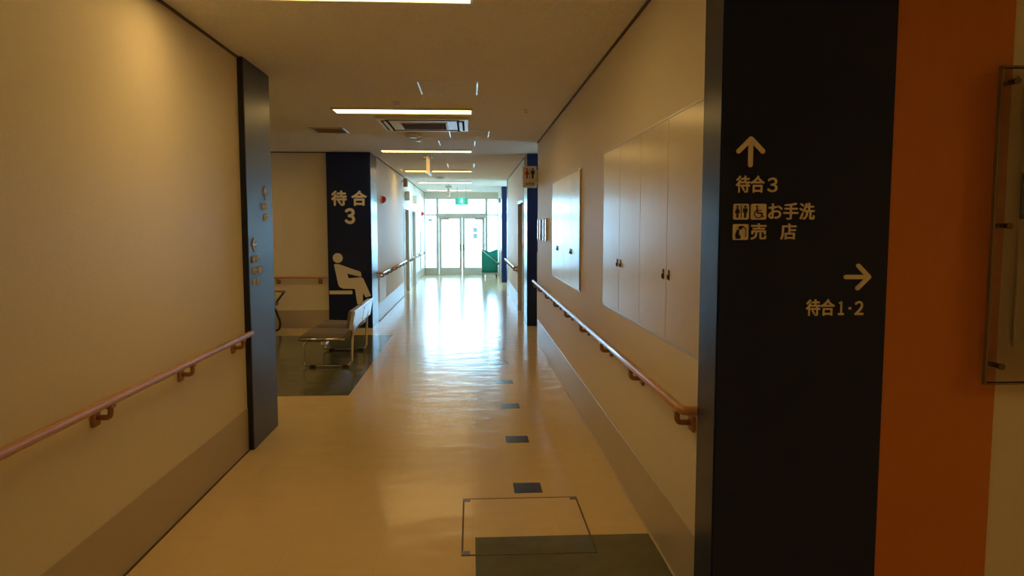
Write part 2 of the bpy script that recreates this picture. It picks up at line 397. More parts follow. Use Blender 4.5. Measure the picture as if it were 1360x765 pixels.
# ------------------------------------------------------------------ side doors
def side_door(n, xw, y0, y1, sgn, m):
    """door in a corridor side wall; sgn +1 = corridor lies towards +x"""
    bm = B(); f = .05; xa, xb = sorted((xw - sgn * .16, xw + sgn * .012))
    box(bm, xa, xb, y0, y0 + f, 0, 2.02, .003); box(bm, xa, xb, y1 - f, y1, 0, 2.02, .003); box(bm, xa, xb, y0 + f, y1 - f, 1.97, 2.02, .003)
    d = struct('door_%d' % n, bm, 'frame')
    xa, xb = sorted((xw - sgn * .10, xw - sgn * .06))
    lf = obj('door_leaf', box(B(), xa, xb, y0 + f, y1 - f, .008, 1.97, .003), m, d)
    xh = xw - sgn * .06
    xa, xb = sorted((xh, xh + sgn * .003))
    yw = (y0 + f + .22)
    obj('vision_panel', box(B(), xa, xb, y1 - f - .36, y1 - f - .22, 1.0, 1.75), 'frame', lf)
    hb = B(); tube(hb, arc([(xh, yw, 1.25), (xh + sgn * .045, yw, 1.25), (xh + sgn * .045, yw, .80), (xh, yw, .80)], .03), .012, 8); obj('handle', hb, 'chrome', lf)
    return d
side_door(2, XL2, DL[0][0], DL[0][1], 1, 'doorwood')
side_door(3, XL2, DL[1][0], DL[1][1], 1, 'doorwood')
side_door(4, XR2, DR[0], DR[1], -1, 'frame')

# ------------------------------------------------------------------ ceiling lights
def ceiling_light(x0, x1, yc, label, group='strip lights across the corridor ceiling'):
    cx = (x0 + x1) / 2; t = thing('ceiling_light', label, 'light', (cx, yc, H), group)
    hw = .13; bm = B()
    for q in ((x0, x1, yc - hw, yc - hw + .016), (x0, x1, yc + hw - .016, yc + hw), (x0, x0 + .016, yc - hw, yc + hw), (x1 - .016, x1, yc - hw, yc + hw)):
        box(bm, *q, H - .022, H + .004, .002)
    obj('frame', bm, 'steel_white', t)
    obj('diffuser', box(B(), x0 + .016, x1 - .016, yc - hw + .016, yc + hw - .016, H - .012, H - .002), 'lamp', t)
    return t
lab = ['nearest strip light, cut off by the top edge of the photo', 'second strip light, just in front of the ceiling air conditioner',
       'third strip light, behind the ceiling air conditioner', 'fourth strip light, behind the first hanging sign',
       'fifth strip light from the front', 'sixth strip light, closest to the entrance doors']
lights = [ceiling_light(-1.33, .015, 3.62, lab[0])]
for k in range(1, 6): lights.append(copy_thing(lights[0], (-.6575, 3.62 + k * 3.70 - (.12 if k < 3 else 0), H), lab[k]))
copy_thing(lights[0], (-.6575, -.35, H), 'strip light behind the viewpoint in the near corridor')
copy_thing(lights[0], (-.6575, -4.2, H), 'farthest strip light behind the viewpoint')
copy_thing(lights[0], (-3.9, 7.0, H), 'strip light over the front of the waiting area')
copy_thing(lights[0], (-3.9, 9.6, H), 'strip light over the back of the waiting area')
copy_thing(lights[0], (4.6, .6, H), 'strip light in the side corridor to the right')

# ------------------------------------------------------------------ ceiling items
def cassette():
    x0, x1, y0, y1 = -.99, -.02, 7.62, 8.56; z = H - .03; cx, cy = (x0 + x1) / 2, (y0 + y1) / 2
    t = thing('ceiling_air_conditioner', 'white square four way cassette air conditioner set in the ceiling', 'air conditioner', (cx, cy, H))
    bm = B(); box(bm, x0, x1, y0, y1, z, H + .004, .012, 2); obj('panel', bm, 'steel_white', t)
    g = .25; gx0, gx1, gy0, gy1 = x0 + g, x1 - g, y0 + g, y1 - g
    gr = B(); box(gr, gx0 - .02, gx1 + .02, gy0 - .02, gy1 + .02, z - .008, z, .004); fr = obj('intake_frame', gr, 'offwhite', t)
    bm = B(); box(bm, gx0, gx1, gy0, gy1, z - .010, z - .007); ik = obj('intake_grille', bm, 'matt_black', t)
    bm = B()
    for i in range(22):
        x = gx0 + (i + .5) * (gx1 - gx0) / 22; box(bm, x - .0035, x + .0035, gy0, gy1, z - .013, z - .009)
    for i in range(14):
        y = gy0 + (i + .5) * (gy1 - gy0) / 14; box(bm, gx0, gx1, y - .0035, y + .0035, z - .013, z - .009)
    obj('mesh_bars', bm, mat('taupe grille', (.20, .16, .15), .8), ik)['kind'] = 'stuff'
    for (a, b, c, d) in ((x0 + .10, x1 - .10, y0 + .045, y0 + .125), (x0 + .10, x1 - .10, y1 - .125, y1 - .045), (x0 + .05, x0 + .13, y0 + .10, y1 - .10), (x1 - .13, x1 - .05, y0 + .10, y1 - .10)):
        s = obj('air_slot', box(B(), a, b, c, d, z - .003, z + .001, .001), 'matt_black', t); wide = (b - a) > (d - c)
        obj('louver', box(B(), a + (.03 if wide else .022), b - (.03 if wide else .022), c + (.022 if wide else .03), d - (.022 if wide else .03), z - .009, z - .004, .002), 'steel_white', s)
    return t
cassette()
def hatch(x0, x1, y0, y1, label):
    t = thing('ceiling_hatch', label, 'ceiling hatch', ((x0 + x1) / 2, (y0 + y1) / 2, H), 'access hatches in the corridor ceiling')
    f = .010
    bm = B(); box(bm, x0, x1, y0, y0 + f, H - .0025, H + .003); box(bm, x0, x1, y1 - f, y1, H - .0025, H + .003)
    obj('cross_frame', bm, 'offwhite', t)  # cross bars coloured off-white to keep the metal frame's glint on its sides
    for xx in (x0, x1 - f): obj('side_frame', box(B(), xx, xx + f, y0 + f, y1 - f, H - .007, H + .003), 'alu', t)
    obj('lid', box(B(), x0 + f + .002, x1 - f - .003, y0 + f + .003, y1 - f - .003, H - .003, H + .004), 'ceil', t)
hatch(-.42, .057, 5.79, 6.34, 'square aluminium edged ceiling hatch nearest the viewer')
hatch(-.26, .22, 8.68, 9.28, 'ceiling hatch just behind the air conditioner, offset to the right')
hatch(-.43, .057, 9.66, 10.2, 'ceiling hatch between the air conditioner and the third strip light')
hatch(-.43, .06, 13.1, 13.9, 'ceiling hatch in front of the fourth strip light')
hatch(-.43, .06, 20.0, 20.6, 'far ceiling hatch close to the lit exit sign')
def small_round(name, x, y, r, h, label, cat, m='offwhite', grp=None, stem=False):
    t = thing(name, label, cat, (x, y, H), grp)
    bm = B(); tube(bm, [(x, y, H + .002), (x, y, H - h * .35), (x, y, H - h * .8), (x, y, H - h)], r, 20, True, [r, r, r * .8, r * .45])
    obj('base', bm, m, t)
    if stem:
        bm = B(); disc(bm, (x, y, H - h), (0, 0, -1), r * .2, h * .6, 8); disc(bm, (x, y, H - h * 1.6), (0, 0, -1), r * .5, .003, 10); obj('nozzle', bm, 'chrome', t)
    else:
        bm = B(); disc(bm, (x, y, H - h), (0, 0, -1), r * .35, .004, 12); obj('sensor', bm, 'dark' if False else 'alu', t)
G = 'sprinkler heads in the ceiling'
small_round('sprinkler_head', -.665, 6.75, .04, .02, 'small sprinkler head in front of the second strip light', 'sprinkler', grp=G, stem=True)
small_round('sprinkler_head', .536, 7.1, .03, .02, 'small sprinkler head near the right wall, right of the second strip light', 'sprinkler', grp=G, stem=True)
small_round('sprinkler_head', -.67, 9.36, .05, .03, 'small sprinkler head just behind the round smoke detector', 'sprinkler', grp=G, stem=True)
small_round('smoke_detector', -.70, 8.98, .11, .05, 'round white smoke detector behind the air conditioner', 'smoke detector')
small_round('smoke_detector', -.70, 16.6, .11, .05, 'distant round smoke detector between fourth and fifth strip lights', 'smoke detector')
def vent(x0, x1, y0, y1, label):
    t = thing('ceiling_vent', label, 'vent', ((x0 + x1) / 2, (y0 + y1) / 2, H))
    bm = B(); f = .03
    for q in ((x0, x1, y0, y0 + f), (x0, x1, y1 - f, y1), (x0, x0 + f, y0 + f, y1 - f), (x1 - f, x1, y0 + f, y1 - f)): box(bm, *q, H - .014, H + .003, .003)
    obj('frame', bm, 'alu', t); obj('duct_opening', box(B(), x0 + f, x1 - f, y0 + f, y1 - f, H - .002, H + .003), 'dark', t)
    n = 9
    for i in range(n):
        y = y0 + f + (i + .5) * (y1 - y0 - 2 * f) / n
        obj('slat', box(B(), x0 + f, x1 - f, y - .009, y + .009, H - .012, H - .008), 'bracket', t)
vent(-1.86, -1.46, 8.5, 8.92, 'square slatted ceiling vent above the waiting area corner')

def hanging_sign(y, x, label):
    t = thing('hanging_sign', label, 'sign', (x, y, H), 'edge-on hanging signs under the corridor ceiling')
    obj('sign_board', box(B(), x - .028, x + .028, y - .02, y + .75, H - .30, H - .06, .006), 'cap', t)
    bm = B(); box(bm, x - .012, x + .012, y + .05, y + .09, H - .06, H + .003); box(bm, x - .012, x + .012, y + .6, y + .64, H - .06, H + .003); obj('hanger', bm, 'alu', t)
    for s in (-1, 1):
        bm = B(); disc(bm, (x + s * .03, y + .05, H - .075), (s, -.2, .25), .03, .05, 14, .04); obj('lamp_head', bm, 'alu', t)  # shiny bracket discs either side of the sign top, not lamps
    obj('end_cap', box(B(), x - .034, x + .034, y - .03, y + .02, H - .325, H - .295, .004), 'steel_white', t)
hanging_sign(11.25, -.66, 'edge-on hanging sign behind the third strip light')
hanging_sign(19.3, -.60, 'far edge-on hanging sign in front of the lit exit sign')

# exit sign
t = thing('exit_sign', 'lit green exit sign with a running figure hanging before the glass doors', 'exit sign', (-.275, 20.9, H))
obj('housing', box(B(), -.47, -.08, 20.88, 20.94, 2.19, 2.40, .006), 'steel_white', t)
obj('green_face', box(B(), -.462, -.088, 20.872, 20.882, 2.198, 2.392), 'exit_teal', t)
obj('green_field', box(B(), -.355, -.195, 20.867, 20.873, 2.200, 2.390), 'exit_green', t)
bm = B(); k = .0010; ox, oz = -.275, 2.30
for pts in ([(-10, 62), (6, 78), (22, 62), (6, 48)], [(-6, 46), (14, 40), (10, -10), (-14, -4)], [(-14, -2), (-46, -32), (-38, -42), (2, -12)], [(4, -4), (26, -40), (10, -78), (22, -80), (40, -40), (12, 0)], [(-6, 44), (-34, 16), (-28, 8), (-2, 28)], [(10, 40), (36, 20), (32, 10), (10, 26)]):
    prism(bm, [(ox + a * k, oz + b * k) for a, b in pts], 'xz', 20.860, 20.867)
obj('running_figure', bm, 'exit_white', t)
bm = B(); tube(bm, [(-.40, 20.91, 2.40), (-.40, 20.91, H)], .008, 8); tube(bm, [(-.15, 20.91, 2.40), (-.15, 20.91, H)], .008, 8); obj('hanging_rod', bm, 'alu', t)

# ------------------------------------------------------------------ navy sign pillars
def arrow_bm(cx, cz, s, y0, y1, ang, yz=False):
    """arrow of width about s pointing along ang (0 = right, 90 = up) with round-ended strokes"""
    bm = B(); th = s * .155; ct = [0]
    R = Matrix.Rotation(math.radians(ang), 2)
    def stroke(a, b):
        a, b = Vector(a) * s, Vector(b) * s; d = (b - a).normalized(); n = Vector((-d.y, d.x)); r = th / 2; pts = []
        for k in range(7): an = math.pi / 2 + k * math.pi / 6; pts.append(a + d * r * math.cos(an) + n * r * math.sin(an))
        for k in range(7): an = -math.pi / 2 + k * math.pi / 6; pts.append(b + d * r * math.cos(an) + n * r * math.sin(an))
        pts = [R @ p for p in pts]; prism(bm, [(cx + p.x, cz + p.y) for p in pts], 'yz' if yz else 'xz', y0 - ct[0] * .0002, y1 + ct[0] * .0002); ct[0] += 1
    stroke((-.42, 0), (.38, 0)); stroke((.42, 0), (.02, .40)); stroke((.42, 0), (.02, -.40))
    return bm
# right, nearest
T = thing('sign_pillar', 'dark navy sign pillar at right with white arrows and Japanese lettering', 'sign', (1.18, 2.52, 0))
obj('front_panel', box(B(), .873, 1.485, 2.50, 2.54, 0, H - .004, .002), 'navy', T)
obj('side_panel', box(B(), .868, .90, 2.505, 2.70, 0, H - .004, .002), 'navy', T)
Y = 2.498
obj('arrow', arrow_bm(.972, 1.812, .107, Y - .004, Y + .001, 90), 'letter', T, 'cream arrow pointing up')
text_obj('lettering', '待合', .062, 'letter', T, (.924, Y + .001, 1.672), width=.100, label='cream lettering reading 待合')
text_obj('lettering', '３', .064, 'letter', T, (1.036, Y + .001, 1.674), width=.034, label='cream digit 3')
text_obj('lettering', 'お手洗', .062, 'letter', T, (1.042, Y + .001, 1.578), width=.165, label='cream lettering reading お手洗')
text_obj('lettering', '売', .060, 'letter', T, (.981, Y + .001, 1.508), label='cream character 売')
text_obj('lettering', '店', .060, 'letter', T, (1.088, Y + .001, 1.508), label='cream character 店')
obj('arrow', arrow_bm(1.372, 1.374, .100, Y - .004, Y + .001, 0), 'letter', T, 'cream arrow pointing right')
text_obj('lettering', '待合', .062, 'letter', T, (1.190, Y + .001, 1.237), width=.102, label='cream lettering reading 待合')
text_obj('lettering', '１', .064, 'letter', T, (1.308, Y + .001, 1.239), width=.018, label='cream digit 1')
obj('lettering', prism(B(), [(1.349 + .005 * math.cos(k * math.pi / 6), 1.262 + .005 * math.sin(k * math.pi / 6)) for k in range(12)], 'xz', Y - .004, Y + .001), 'letter', T, 'cream dot between the digits')
text_obj('lettering', '２', .064, 'letter', T, (1.368, Y + .001, 1.239), width=.030, label='cream digit 2')
def rrect(x0, x1, z0, z1, r=.006):
    pts = []
    for cx, cz, a0 in ((x1 - r, z1 - r, 0), (x0 + r, z1 - r, 90), (x0 + r, z0 + r, 180), (x1 - r, z0 + r, 270)):
        for k in range(4): a = math.radians(a0 + k * 30); pts.append((cx + r * math.cos(a), cz + r * math.sin(a)))
    return pts
def circ(cx, cz, r, n=14): return [(cx + r * math.cos(2 * math.pi * k / n), cz + r * math.sin(2 * math.pi * k / n)) for k in range(n)]
def person_polys(cx, cz, s, woman):
    p = [circ(cx, cz + .40 * s, .09 * s, 10)]
    if woman: p.append([(cx - .08 * s, cz + .28 * s), (cx + .08 * s, cz + .28 * s), (cx + .21 * s, cz - .10 * s), (cx + .08 * s, cz - .10 * s), (cx + .08 * s, cz - .45 * s), (cx - .08 * s, cz - .45 * s), (cx - .08 * s, cz - .10 * s), (cx - .21 * s, cz - .10 * s)])
    else: p.append([(cx - .17 * s, cz + .28 * s), (cx + .17 * s, cz + .28 * s), (cx + .17 * s, cz - .05 * s), (cx + .09 * s, cz - .05 * s), (cx + .08 * s, cz - .45 * s), (cx - .08 * s, cz - .45 * s), (cx - .09 * s, cz - .05 * s), (cx - .17 * s, cz - .05 * s)])
    return p
def icon(x0, z0, polys, name_label):
    s = .0555
    ic = obj('pictogram', prism(B(), rrect(x0, x0 + s, z0, z0 + s), 'xz', Y - .003, Y + .002), 'letter', T, name_label)
    bm = B()
    for p in polys: prism(bm, p, 'xz', Y - .0045, Y - .0028)
    obj('figure', bm, 'navy_edge', ic)
zi = 1.577; xi = .916
icon(xi, zi, person_polys(xi + .014, zi + .027, .046, True) + person_polys(xi + .0415, zi + .027, .046, False) + [[(xi + .0265, zi + .006), (xi + .029, zi + .006), (xi + .029, zi + .05), (xi + .0265, zi + .05)]], 'cream toilet pictogram with two figures')
x2 = xi + .0625
ring = [[(x2 + .026 + .0155 * math.cos(a), zi + .020 + .0155 * math.sin(a)), (x2 + .026 + .0155 * math.cos(b), zi + .020 + .0155 * math.sin(b)), (x2 + .026 + .0120 * math.cos(b), zi + .020 + .0120 * math.sin(b)), (x2 + .026 + .0120 * math.cos(a), zi + .020 + .0120 * math.sin(a))] for a, b in [(math.radians(120 + k * 20), math.radians(140 + k * 20)) for k in range(13)]]
icon(x2, zi, [circ(x2 + .021, zi + .046, .004), [(x2 + .0185, zi + .041), (x2 + .0235, zi + .041), (x2 + .0245, zi + .026), (x2 + .038, zi + .024), (x2 + .046, zi + .009), (x2 + .042, zi + .007), (x2 + .035, zi + .020), (x2 + .020, zi + .022)], [(x2 + .023, zi + .034), (x2 + .036, zi + .034), (x2 + .036, zi + .031), (x2 + .023, zi + .031)]] + ring, 'cream wheelchair pictogram')
z3 = 1.506
icon(xi, z3, [circ(xi + .026, z3 + .043, .007), [(xi + .010, z3 + .004), (xi + .008, z3 + .020), (xi + .014, z3 + .036), (xi + .022, z3 + .036), (xi + .021, z3 + .022), (xi + .028, z3 + .012), (xi + .026, z3 + .004)], [(xi + .022, z3 + .046), (xi + .036, z3 + .050), (xi + .038, z3 + .047), (xi + .030, z3 + .043)], [(xi + .044, z3 + .010), (xi + .0465, z3 + .010), (xi + .0465, z3 + .040), (xi + .036, z3 + .047), (xi + .035, z3 + .044), (xi + .044, z3 + .038)]], 'cream shop pictogram of a figure with goods')
# orange panel and cream wall are the wall itself: orange covering as trim
struct('trim_5', box(B(), 1.487, 1.915, 2.508, 2.522, 0, H - .004, .001), 'orange')

# left, at the end of the left wall
T = thing('sign_pillar', 'navy sign pillar ending the near left wall, shining blue', 'sign', (-1.66, 5.36, 0))
obj('front_panel', box(B(), -1.80, -1.524, 5.03, 5.07, 0, H - .004, .002), 'navy_edge', T)
obj('side_panel', box(B(), -1.60, -1.520, 5.034, 5.655, 0, H - .004, .002), 'navy_satin', T)
obj('core', box(B(), -1.80, -1.60, 5.07, 5.65, 0, H - .004), 'navy_edge', T)
XP = -1.520
obj('arrow', arrow_bm(5.47, 1.80, .10, XP - .001, XP + .003, 90, True), 'letter', T)
for s, yy, zz, wd in (('待合3', 5.37, 1.675, .15), ('売店', 5.42, 1.60, .10)):
    text_obj('lettering', s, .055, 'letter', T, (XP - .001, yy, zz), '+x', width=wd)
obj('arrow', arrow_bm(5.17, 1.43, .10, XP - .001, XP + .003, 180, True), 'letter', T)
for s, yy, zz, wd in (('待 合', 5.11, 1.305, .15), ('受付・会計', 5.11, 1.225, .22), ('玄 関', 5.11, 1.145, .14)):
    text_obj('lettering', s, .052, 'letter', T, (XP - .001, yy, zz), '+x', width=wd)

# middle pillar with number 3 and the seated figure
T = thing('sign_pillar', 'navy pillar behind the bench with a large 待合3 and a seated figure', 'sign', (-1.85, 11.5, 0))
obj('front_panel', box(B(), -2.19, -1.535, 11.19, 11.25, 0, H - .004, .002), 'navy', T)
obj('side_panel', box(B(), -1.62, -1.527, 11.195, 11.90, 0, H - .004, .002), 'navy', T)
Y = 11.188
text_obj('lettering', '待', .235, 'letter', T, (-2.115, Y, 1.885), bold=.034, label='cream character 待')
text_obj('lettering', '合', .235, 'letter', T, (-1.812, Y, 1.885), bold=.034, label='cream character 合')
text_obj('lettering', '３', .29, 'letter', T, (-1.915, Y, 1.612), bold=.042, width=.135, label='cream digit 3')
def pm(u, v):   # sketch units (1/4.25 px) to metres on the panel
    return (-2.262 + u * .001828, 1.573 - v * .001828)
bm = B()
prism(bm, [pm(120 + 41 * math.cos(a), 268 + 41 * math.sin(a)) for a in [k * math.pi / 12 for k in range(24)]], 'xz', Y - .005, Y + .002)
prism(bm, [pm(*q) for q in ((88, 324), (98, 317), (128, 320), (302, 382), (310, 390), (314, 425), (303, 425), (197, 400), (206, 438), (312, 430), (328, 440), (392, 588), (346, 600), (325, 560), (321, 658), (276, 658), (258, 527), (160, 525), (132, 512), (120, 490))], 'xz', Y - .005, Y + .002)
prism(bm, [pm(*q) for q in ((46, 542), (236, 542), (236, 572), (46, 572))], 'xz', Y - .005, Y + .002)
obj('seated_figure', bm, 'letter', T, 'cream pictogram of a person sitting on a bench')

# right side, far pillars
T = thing('sign_pillar', 'tall navy pillar edge behind the hanging toilet sign', 'pillar', (1.0, 11.6, 0))
obj('front_panel', box(B(), .877, 1.35, 11.28, 11.33, 0, H - .004, .002), 'navy', T)
obj('side_panel', box(B(), .868, 1.05, 11.285, 11.95, 0, H - .004, .002), 'navy', T)
T = thing('sign_pillar', 'farthest navy pillar on the right near the green laundry cart', 'pillar', (1.0, 20.6, 0))
obj('front_panel', box(B(), .857, 1.3, 20.3, 20.36, 0, H - .004, .002), 'navy', T)
obj('side_panel', box(B(), .85, 1.0, 20.305, 20.9, 0, H - .004, .002), 'navy', T)

T = thing('sign_pillar', 'thin navy corner cladding at the end of the far right handrail', 'pillar', (.95, 17.55, 0))
obj('front_panel', box(B(), .862, .99, 17.30, 17.58, 0, H - .02, .002), 'navy', T)
obj('edge_strip', box(B(), .860, .99, 17.58, 17.61, 0, H - .02, .002), 'navy_edge', T)
# toilet sign projecting from the end of the right wall
T = thing('toilet_sign', 'small projecting white toilet sign with red and blue figures', 'sign', (.80, 9.86, 2.24))
obj('sign_box', box(B(), .695, .885, 9.835, 9.895, 2.085, 2.375, .006), 'steel_white', T)
obj('bracket', box(B(), .885, .935, 9.825, 9.88, 2.14, 2.32, .003), 'alu', T)
for cx, wm, m in ((.755, True, 'red_print'), (.832, False, 'navy_print')):
    bm = B()
    for p in person_polys(cx, 2.275, .15, wm): prism(bm, p, 'xz', 9.832, 9.836)
    obj('figure', bm, m, T, 'red woman figure' if wm else 'navy man figure')
obj('divider', box(B(), .791, .796, 9.832, 9.836, 2.20, 2.345), 'brown_print', T)
M_ = 'brown_print'
text_obj('lettering', 'お手洗', .045, M_, T, (.735, 9.836, 2.115), bold=.02, width=.115, label='small dark lettering reading お手洗')

# ------------------------------------------------------------------ handrails
def handrail_y(x, wall_x, y0, y1, z, brs, label, ret0=False, ret1=False, cap0=False, cap1=False, m='wood', group='wooden handrails along the walls'):
    s = 1 if x > wall_x else -1
    t = thing('handrail', label, 'handrail', (wall_x, (y0 + y1) / 2, z), group)
    pts = [(x, y0, z), (x, y1, z)]
    if ret0: pts = [(wall_x + s * .002, y0, z)] + pts
    if ret1: pts = pts + [(wall_x + s * .002, y1, z)]
    bm = B(); tube(bm, arc(pts, .06, 6), .0185, 14); obj('rail', bm, m, t)
    for c, yy, d in ((cap0, y0, -1), (cap1, y1, 1)):
        if c: bm = B(); disc(bm, (x, yy - d * .01, z), (0, d, 0), .0205, .03, 14, .016); obj('end_cap', bm, 'cap', t)
    for yb in brs:
        bm = B()
        xa, xb = sorted((wall_x, wall_x + s * .016)); box(bm, xa, xb, yb - .032, yb + .032, z - .105, z - .035, .008, 2)
        tube(bm, arc([(wall_x + s * .012, yb, z - .068), (x, yb, z - .068), (x, yb, z - .016)], .03, 4), .012, 8)
        box(bm, x - .014, x + .014, yb - .022, yb + .022, z - .028, z - .014, .003)
        obj('bracket', bm, 'bracket', t)
    return t
handrail_y(-1.49, XL, -1.5, 4.93, .835, [-.6, .3, 1.2, 2.12, 3.02, 3.90, 4.76], 'long oak handrail on the near left wall', cap1=True, ret0=True, m='wood_matte')
handrail_y(.83, XR, 2.76, 9.72, .828, [2.84, 3.70, 4.55, 5.45, 6.35, 7.2, 8.05, 8.9, 9.55], 'long oak handrail on the right wall below the cabinets', ret0=True, cap1=True)
handrail_y(-1.46, XL2, 11.95, 12.95, .80, [12.1, 12.75], 'short handrail piece next to the navy 待合3 pillar', ret0=True, cap1=True)
handrail_y(-1.46, XL2, 13.12, 16.42, .80, [13.3, 14.1, 14.9, 15.7, 16.3], 'handrail on the far left wall leading up to the first wooden door', cap0=True, cap1=True)
handrail_y(-1.46, XL2, 17.93, 18.42, .80, [18.05, 18.3], 'short handrail between the two far left doors', cap0=True, cap1=True)
handrail_y(-1.46, XL2, 20.05, 21.65, .80, [20.2, 21.4], 'handrail just past the second far left door', cap0=True, cap1=True)
handrail_y(-1.46, XL2, 22.72, 23.6, .80, [22.85, 23.45], 'farthest left handrail ending at the glass doors', cap0=True, cap1=True)
handrail_y(.80, XR2, 13.55, 17.27, .80, [13.7, 14.6, 15.5, 16.4, 17.1], 'handrail on the far right wall beyond the navy pillar', ret0=True, cap1=True)
# back wall of the waiting area
t = thing('handrail', 'oak handrail across the back wall of the waiting area', 'handrail', (-4, 11.24, .79), 'wooden handrails along the walls')
bm = B(); tube(bm, arc([(-5.9, 11.17, .79), (-2.25, 11.17, .79), (-2.25, 11.238, .79)], .05), .0185, 12); obj('rail', bm, 'wood_x', t)
for xb in (-5.6, -4.9, -4.2, -3.5, -2.95, -2.32):
    bm = B(); box(bm, xb - .03, xb + .03, 11.224, 11.24, .685, .755, .008, 2); tube(bm, arc([(xb, 11.23, .72), (xb, 11.17, .72), (xb, 11.17, .775)], .03, 4), .012, 8); obj('bracket', bm, 'bracket', t)

# ------------------------------------------------------------------ wall cabinets
def cabinet(y0, y1, z0, z1, handles, label):
    t = thing('wall_cabinet', label, 'cabinet', (XR, (y0 + y1) / 2, z0), 'recessed cabinets in the right wall')
    bm = B(); f = .012
    for q in ((y0, y1, z0, z0 + f), (y0, y1, z1 - f, z1), (y0, y0 + f, z0 + f, z1 - f), (y1 - f, y1, z0 + f, z1 - f)):
        box(bm, XR - .008, XR + .01, *q, .002)
    obj('frame', bm, 'alu', t)
    obj('recess', box(B(), XR - .001, XR + .004, y0 + f, y1 - f, z0 + f, z1 - f), 'dark', t)
    n = 4; ya, yb = y0 + f + .003, y1 - f - .003; dw = (yb - ya) / n
    for i in range(n):
        a, b = ya + i * dw + .002, ya + (i + 1) * dw - .002
        d = obj('door', box(B(), XR - .014, XR - .002, a, b, z0 + f + .003, z1 - f - .003, .002, 2), 'cabinet', t)
        hy = (b - .045) if i % 2 == 0 else (a + .045)
        bm = B(); x = XR - .014
        box(bm, x - .003, x, hy - .010, hy + .010, 1.312, 1.360, .003); box(bm, x - .010, x - .003, hy - .006, hy + .006, 1.316, 1.338, .003, 2)
        disc(bm, (x - .003, hy, 1.350), (-1, 0, 0), .005, .002, 10)
        obj('handle', bm, 'hardware', d)
cabinet(2.70, 4.85, 1.025, 2.05, 0, 'near recessed four door cream cabinet beside the navy sign pillar')
cabinet(5.90, 7.95, 1.015, 2.035, 0, 'far recessed four door cream cabinet, reflecting bluish daylight')

# glass tube holders on right wall
for y, lb in ((8.66, 'nearer of two slim white wall holders by the far cabinet'), (9.36, 'farther of two slim white wall holders by the far cabinet')):
    t = thing('wall_holder', lb, 'wall holder', (XR, y, 1.52), 'slim white holders on the right wall')
    obj('back_plate', box(B(), XR - .012, XR, y - .16, y + .16, 1.39, 1.655, .004), 'gloss_white', t)
    obj('card', box(B(), XR - .014, XR - .0115, y - .13, y + .13, 1.42, 1.625), 'paper', t)
    bm = B(); box(bm, XR - .03, XR - .012, y - .16, y - .13, 1.385, 1.66, .006, 2); box(bm, XR - .03, XR - .012, y + .13, y + .16, 1.385, 1.66, .006, 2); obj('rim', bm, 'gloss_white', t)
    bm = B()
    for zz in (1.45, 1.60): disc(bm, (XR - .012, y, zz), (-1, 0, 0), .008, .008, 10)
    obj('screw', bm, 'dark', t)

# ------------------------------------------------------------------ acrylic notice case on the right
T = thing('notice_case', 'smoky acrylic notice case at the right edge over orange wall', 'notice board', (2.15, 2.52, 1.55))
x0, x1, z0, z1 = 1.838, 2.50, .995, 2.10; ya = 2.455
obj('acrylic_sheet', box(B(), x0, x1, ya - .004, ya + .004, z0, z1, .002), 'acrylic', T)
bm = B(); e = .007
for q in ((x0 - e, x0, z0 - e, z1 + e), (x1, x1 + e, z0 - e, z1 + e), (x0, x1, z0 - e, z0), (x0, x1, z1, z1 + e)): box(bm, q[0], q[1], ya - .006, ya + .012, q[2], q[3], .001)
obj('edge_rim', bm, 'acrylic_edge', T)
for zz in (1.055, 1.555, 2.055):
    for xx in (x0 + .048, x1 - .06):
        bm = B(); disc(bm, (xx, ya - .010, zz), (0, 1, 0), .009, .062, 12); disc(bm, (xx, ya - .014, zz), (0, 1, 0), .012, .006, 14); box(bm, xx - .022, xx, ya + .01, ya + .018, zz - .004, zz + .004); obj('standoff', bm, 'brass', T)
obj('paper_sheet', box(B(), 1.970, 2.30, 2.500, 2.507, 1.115, 1.555), 'paper', T, 'white paper behind the acrylic')
obj('paper_sheet', box(B(), 1.969, 2.30, 2.500, 2.507, 1.58, 1.745), 'bluepaper', T, 'dark indigo printed sheet')
obj('paper_sheet', box(B(), 1.971, 2.30, 2.500, 2.507, 1.77, 2.02), 'paper', T, 'upper white sheet')

# ------------------------------------------------------------------ floor hatch
T = thing('floor_hatch', 'square floor access hatch outlined in dark metal, half on the green inlay', 'floor hatch', (.27, 3.67, 0))
x0, x1, y0, y1 = -.055, .597, 3.31, 4.03; f = .009; zt = .0028
bm = B()
for q in ((x0, x1, y0, y0 + f), (x0, x1, y1 - f, y1), (x0, x0 + f, y0 + f, y1 - f), (x1 - f, x1, y0 + f, y1 - f)): box(bm, *q, -.004, zt)
obj('frame', bm, 'gap', T)
bm = B(); box(bm, x0 + f, x1 - f, 3.51, y1 - f, -.004, .0018); box(bm, x0 + f, .012, y0 + f, 3.51, -.004, .0018); obj('lid', bm, 'floor', T)
obj('lid_inlay', box(B(), .012, x1 - f, y0 + f, 3.51, -.004, .0019), 'green', T)
for cx, cy in ((x0 + .022, y0 + .025), (x0 + .022, y1 - .025), (x1 - .022, y1 - .025)):
    obj('corner_plate', box(B(), cx - .02, cx + .02, cy - .02, cy + .02, -.003, .0032), 'brass', T)

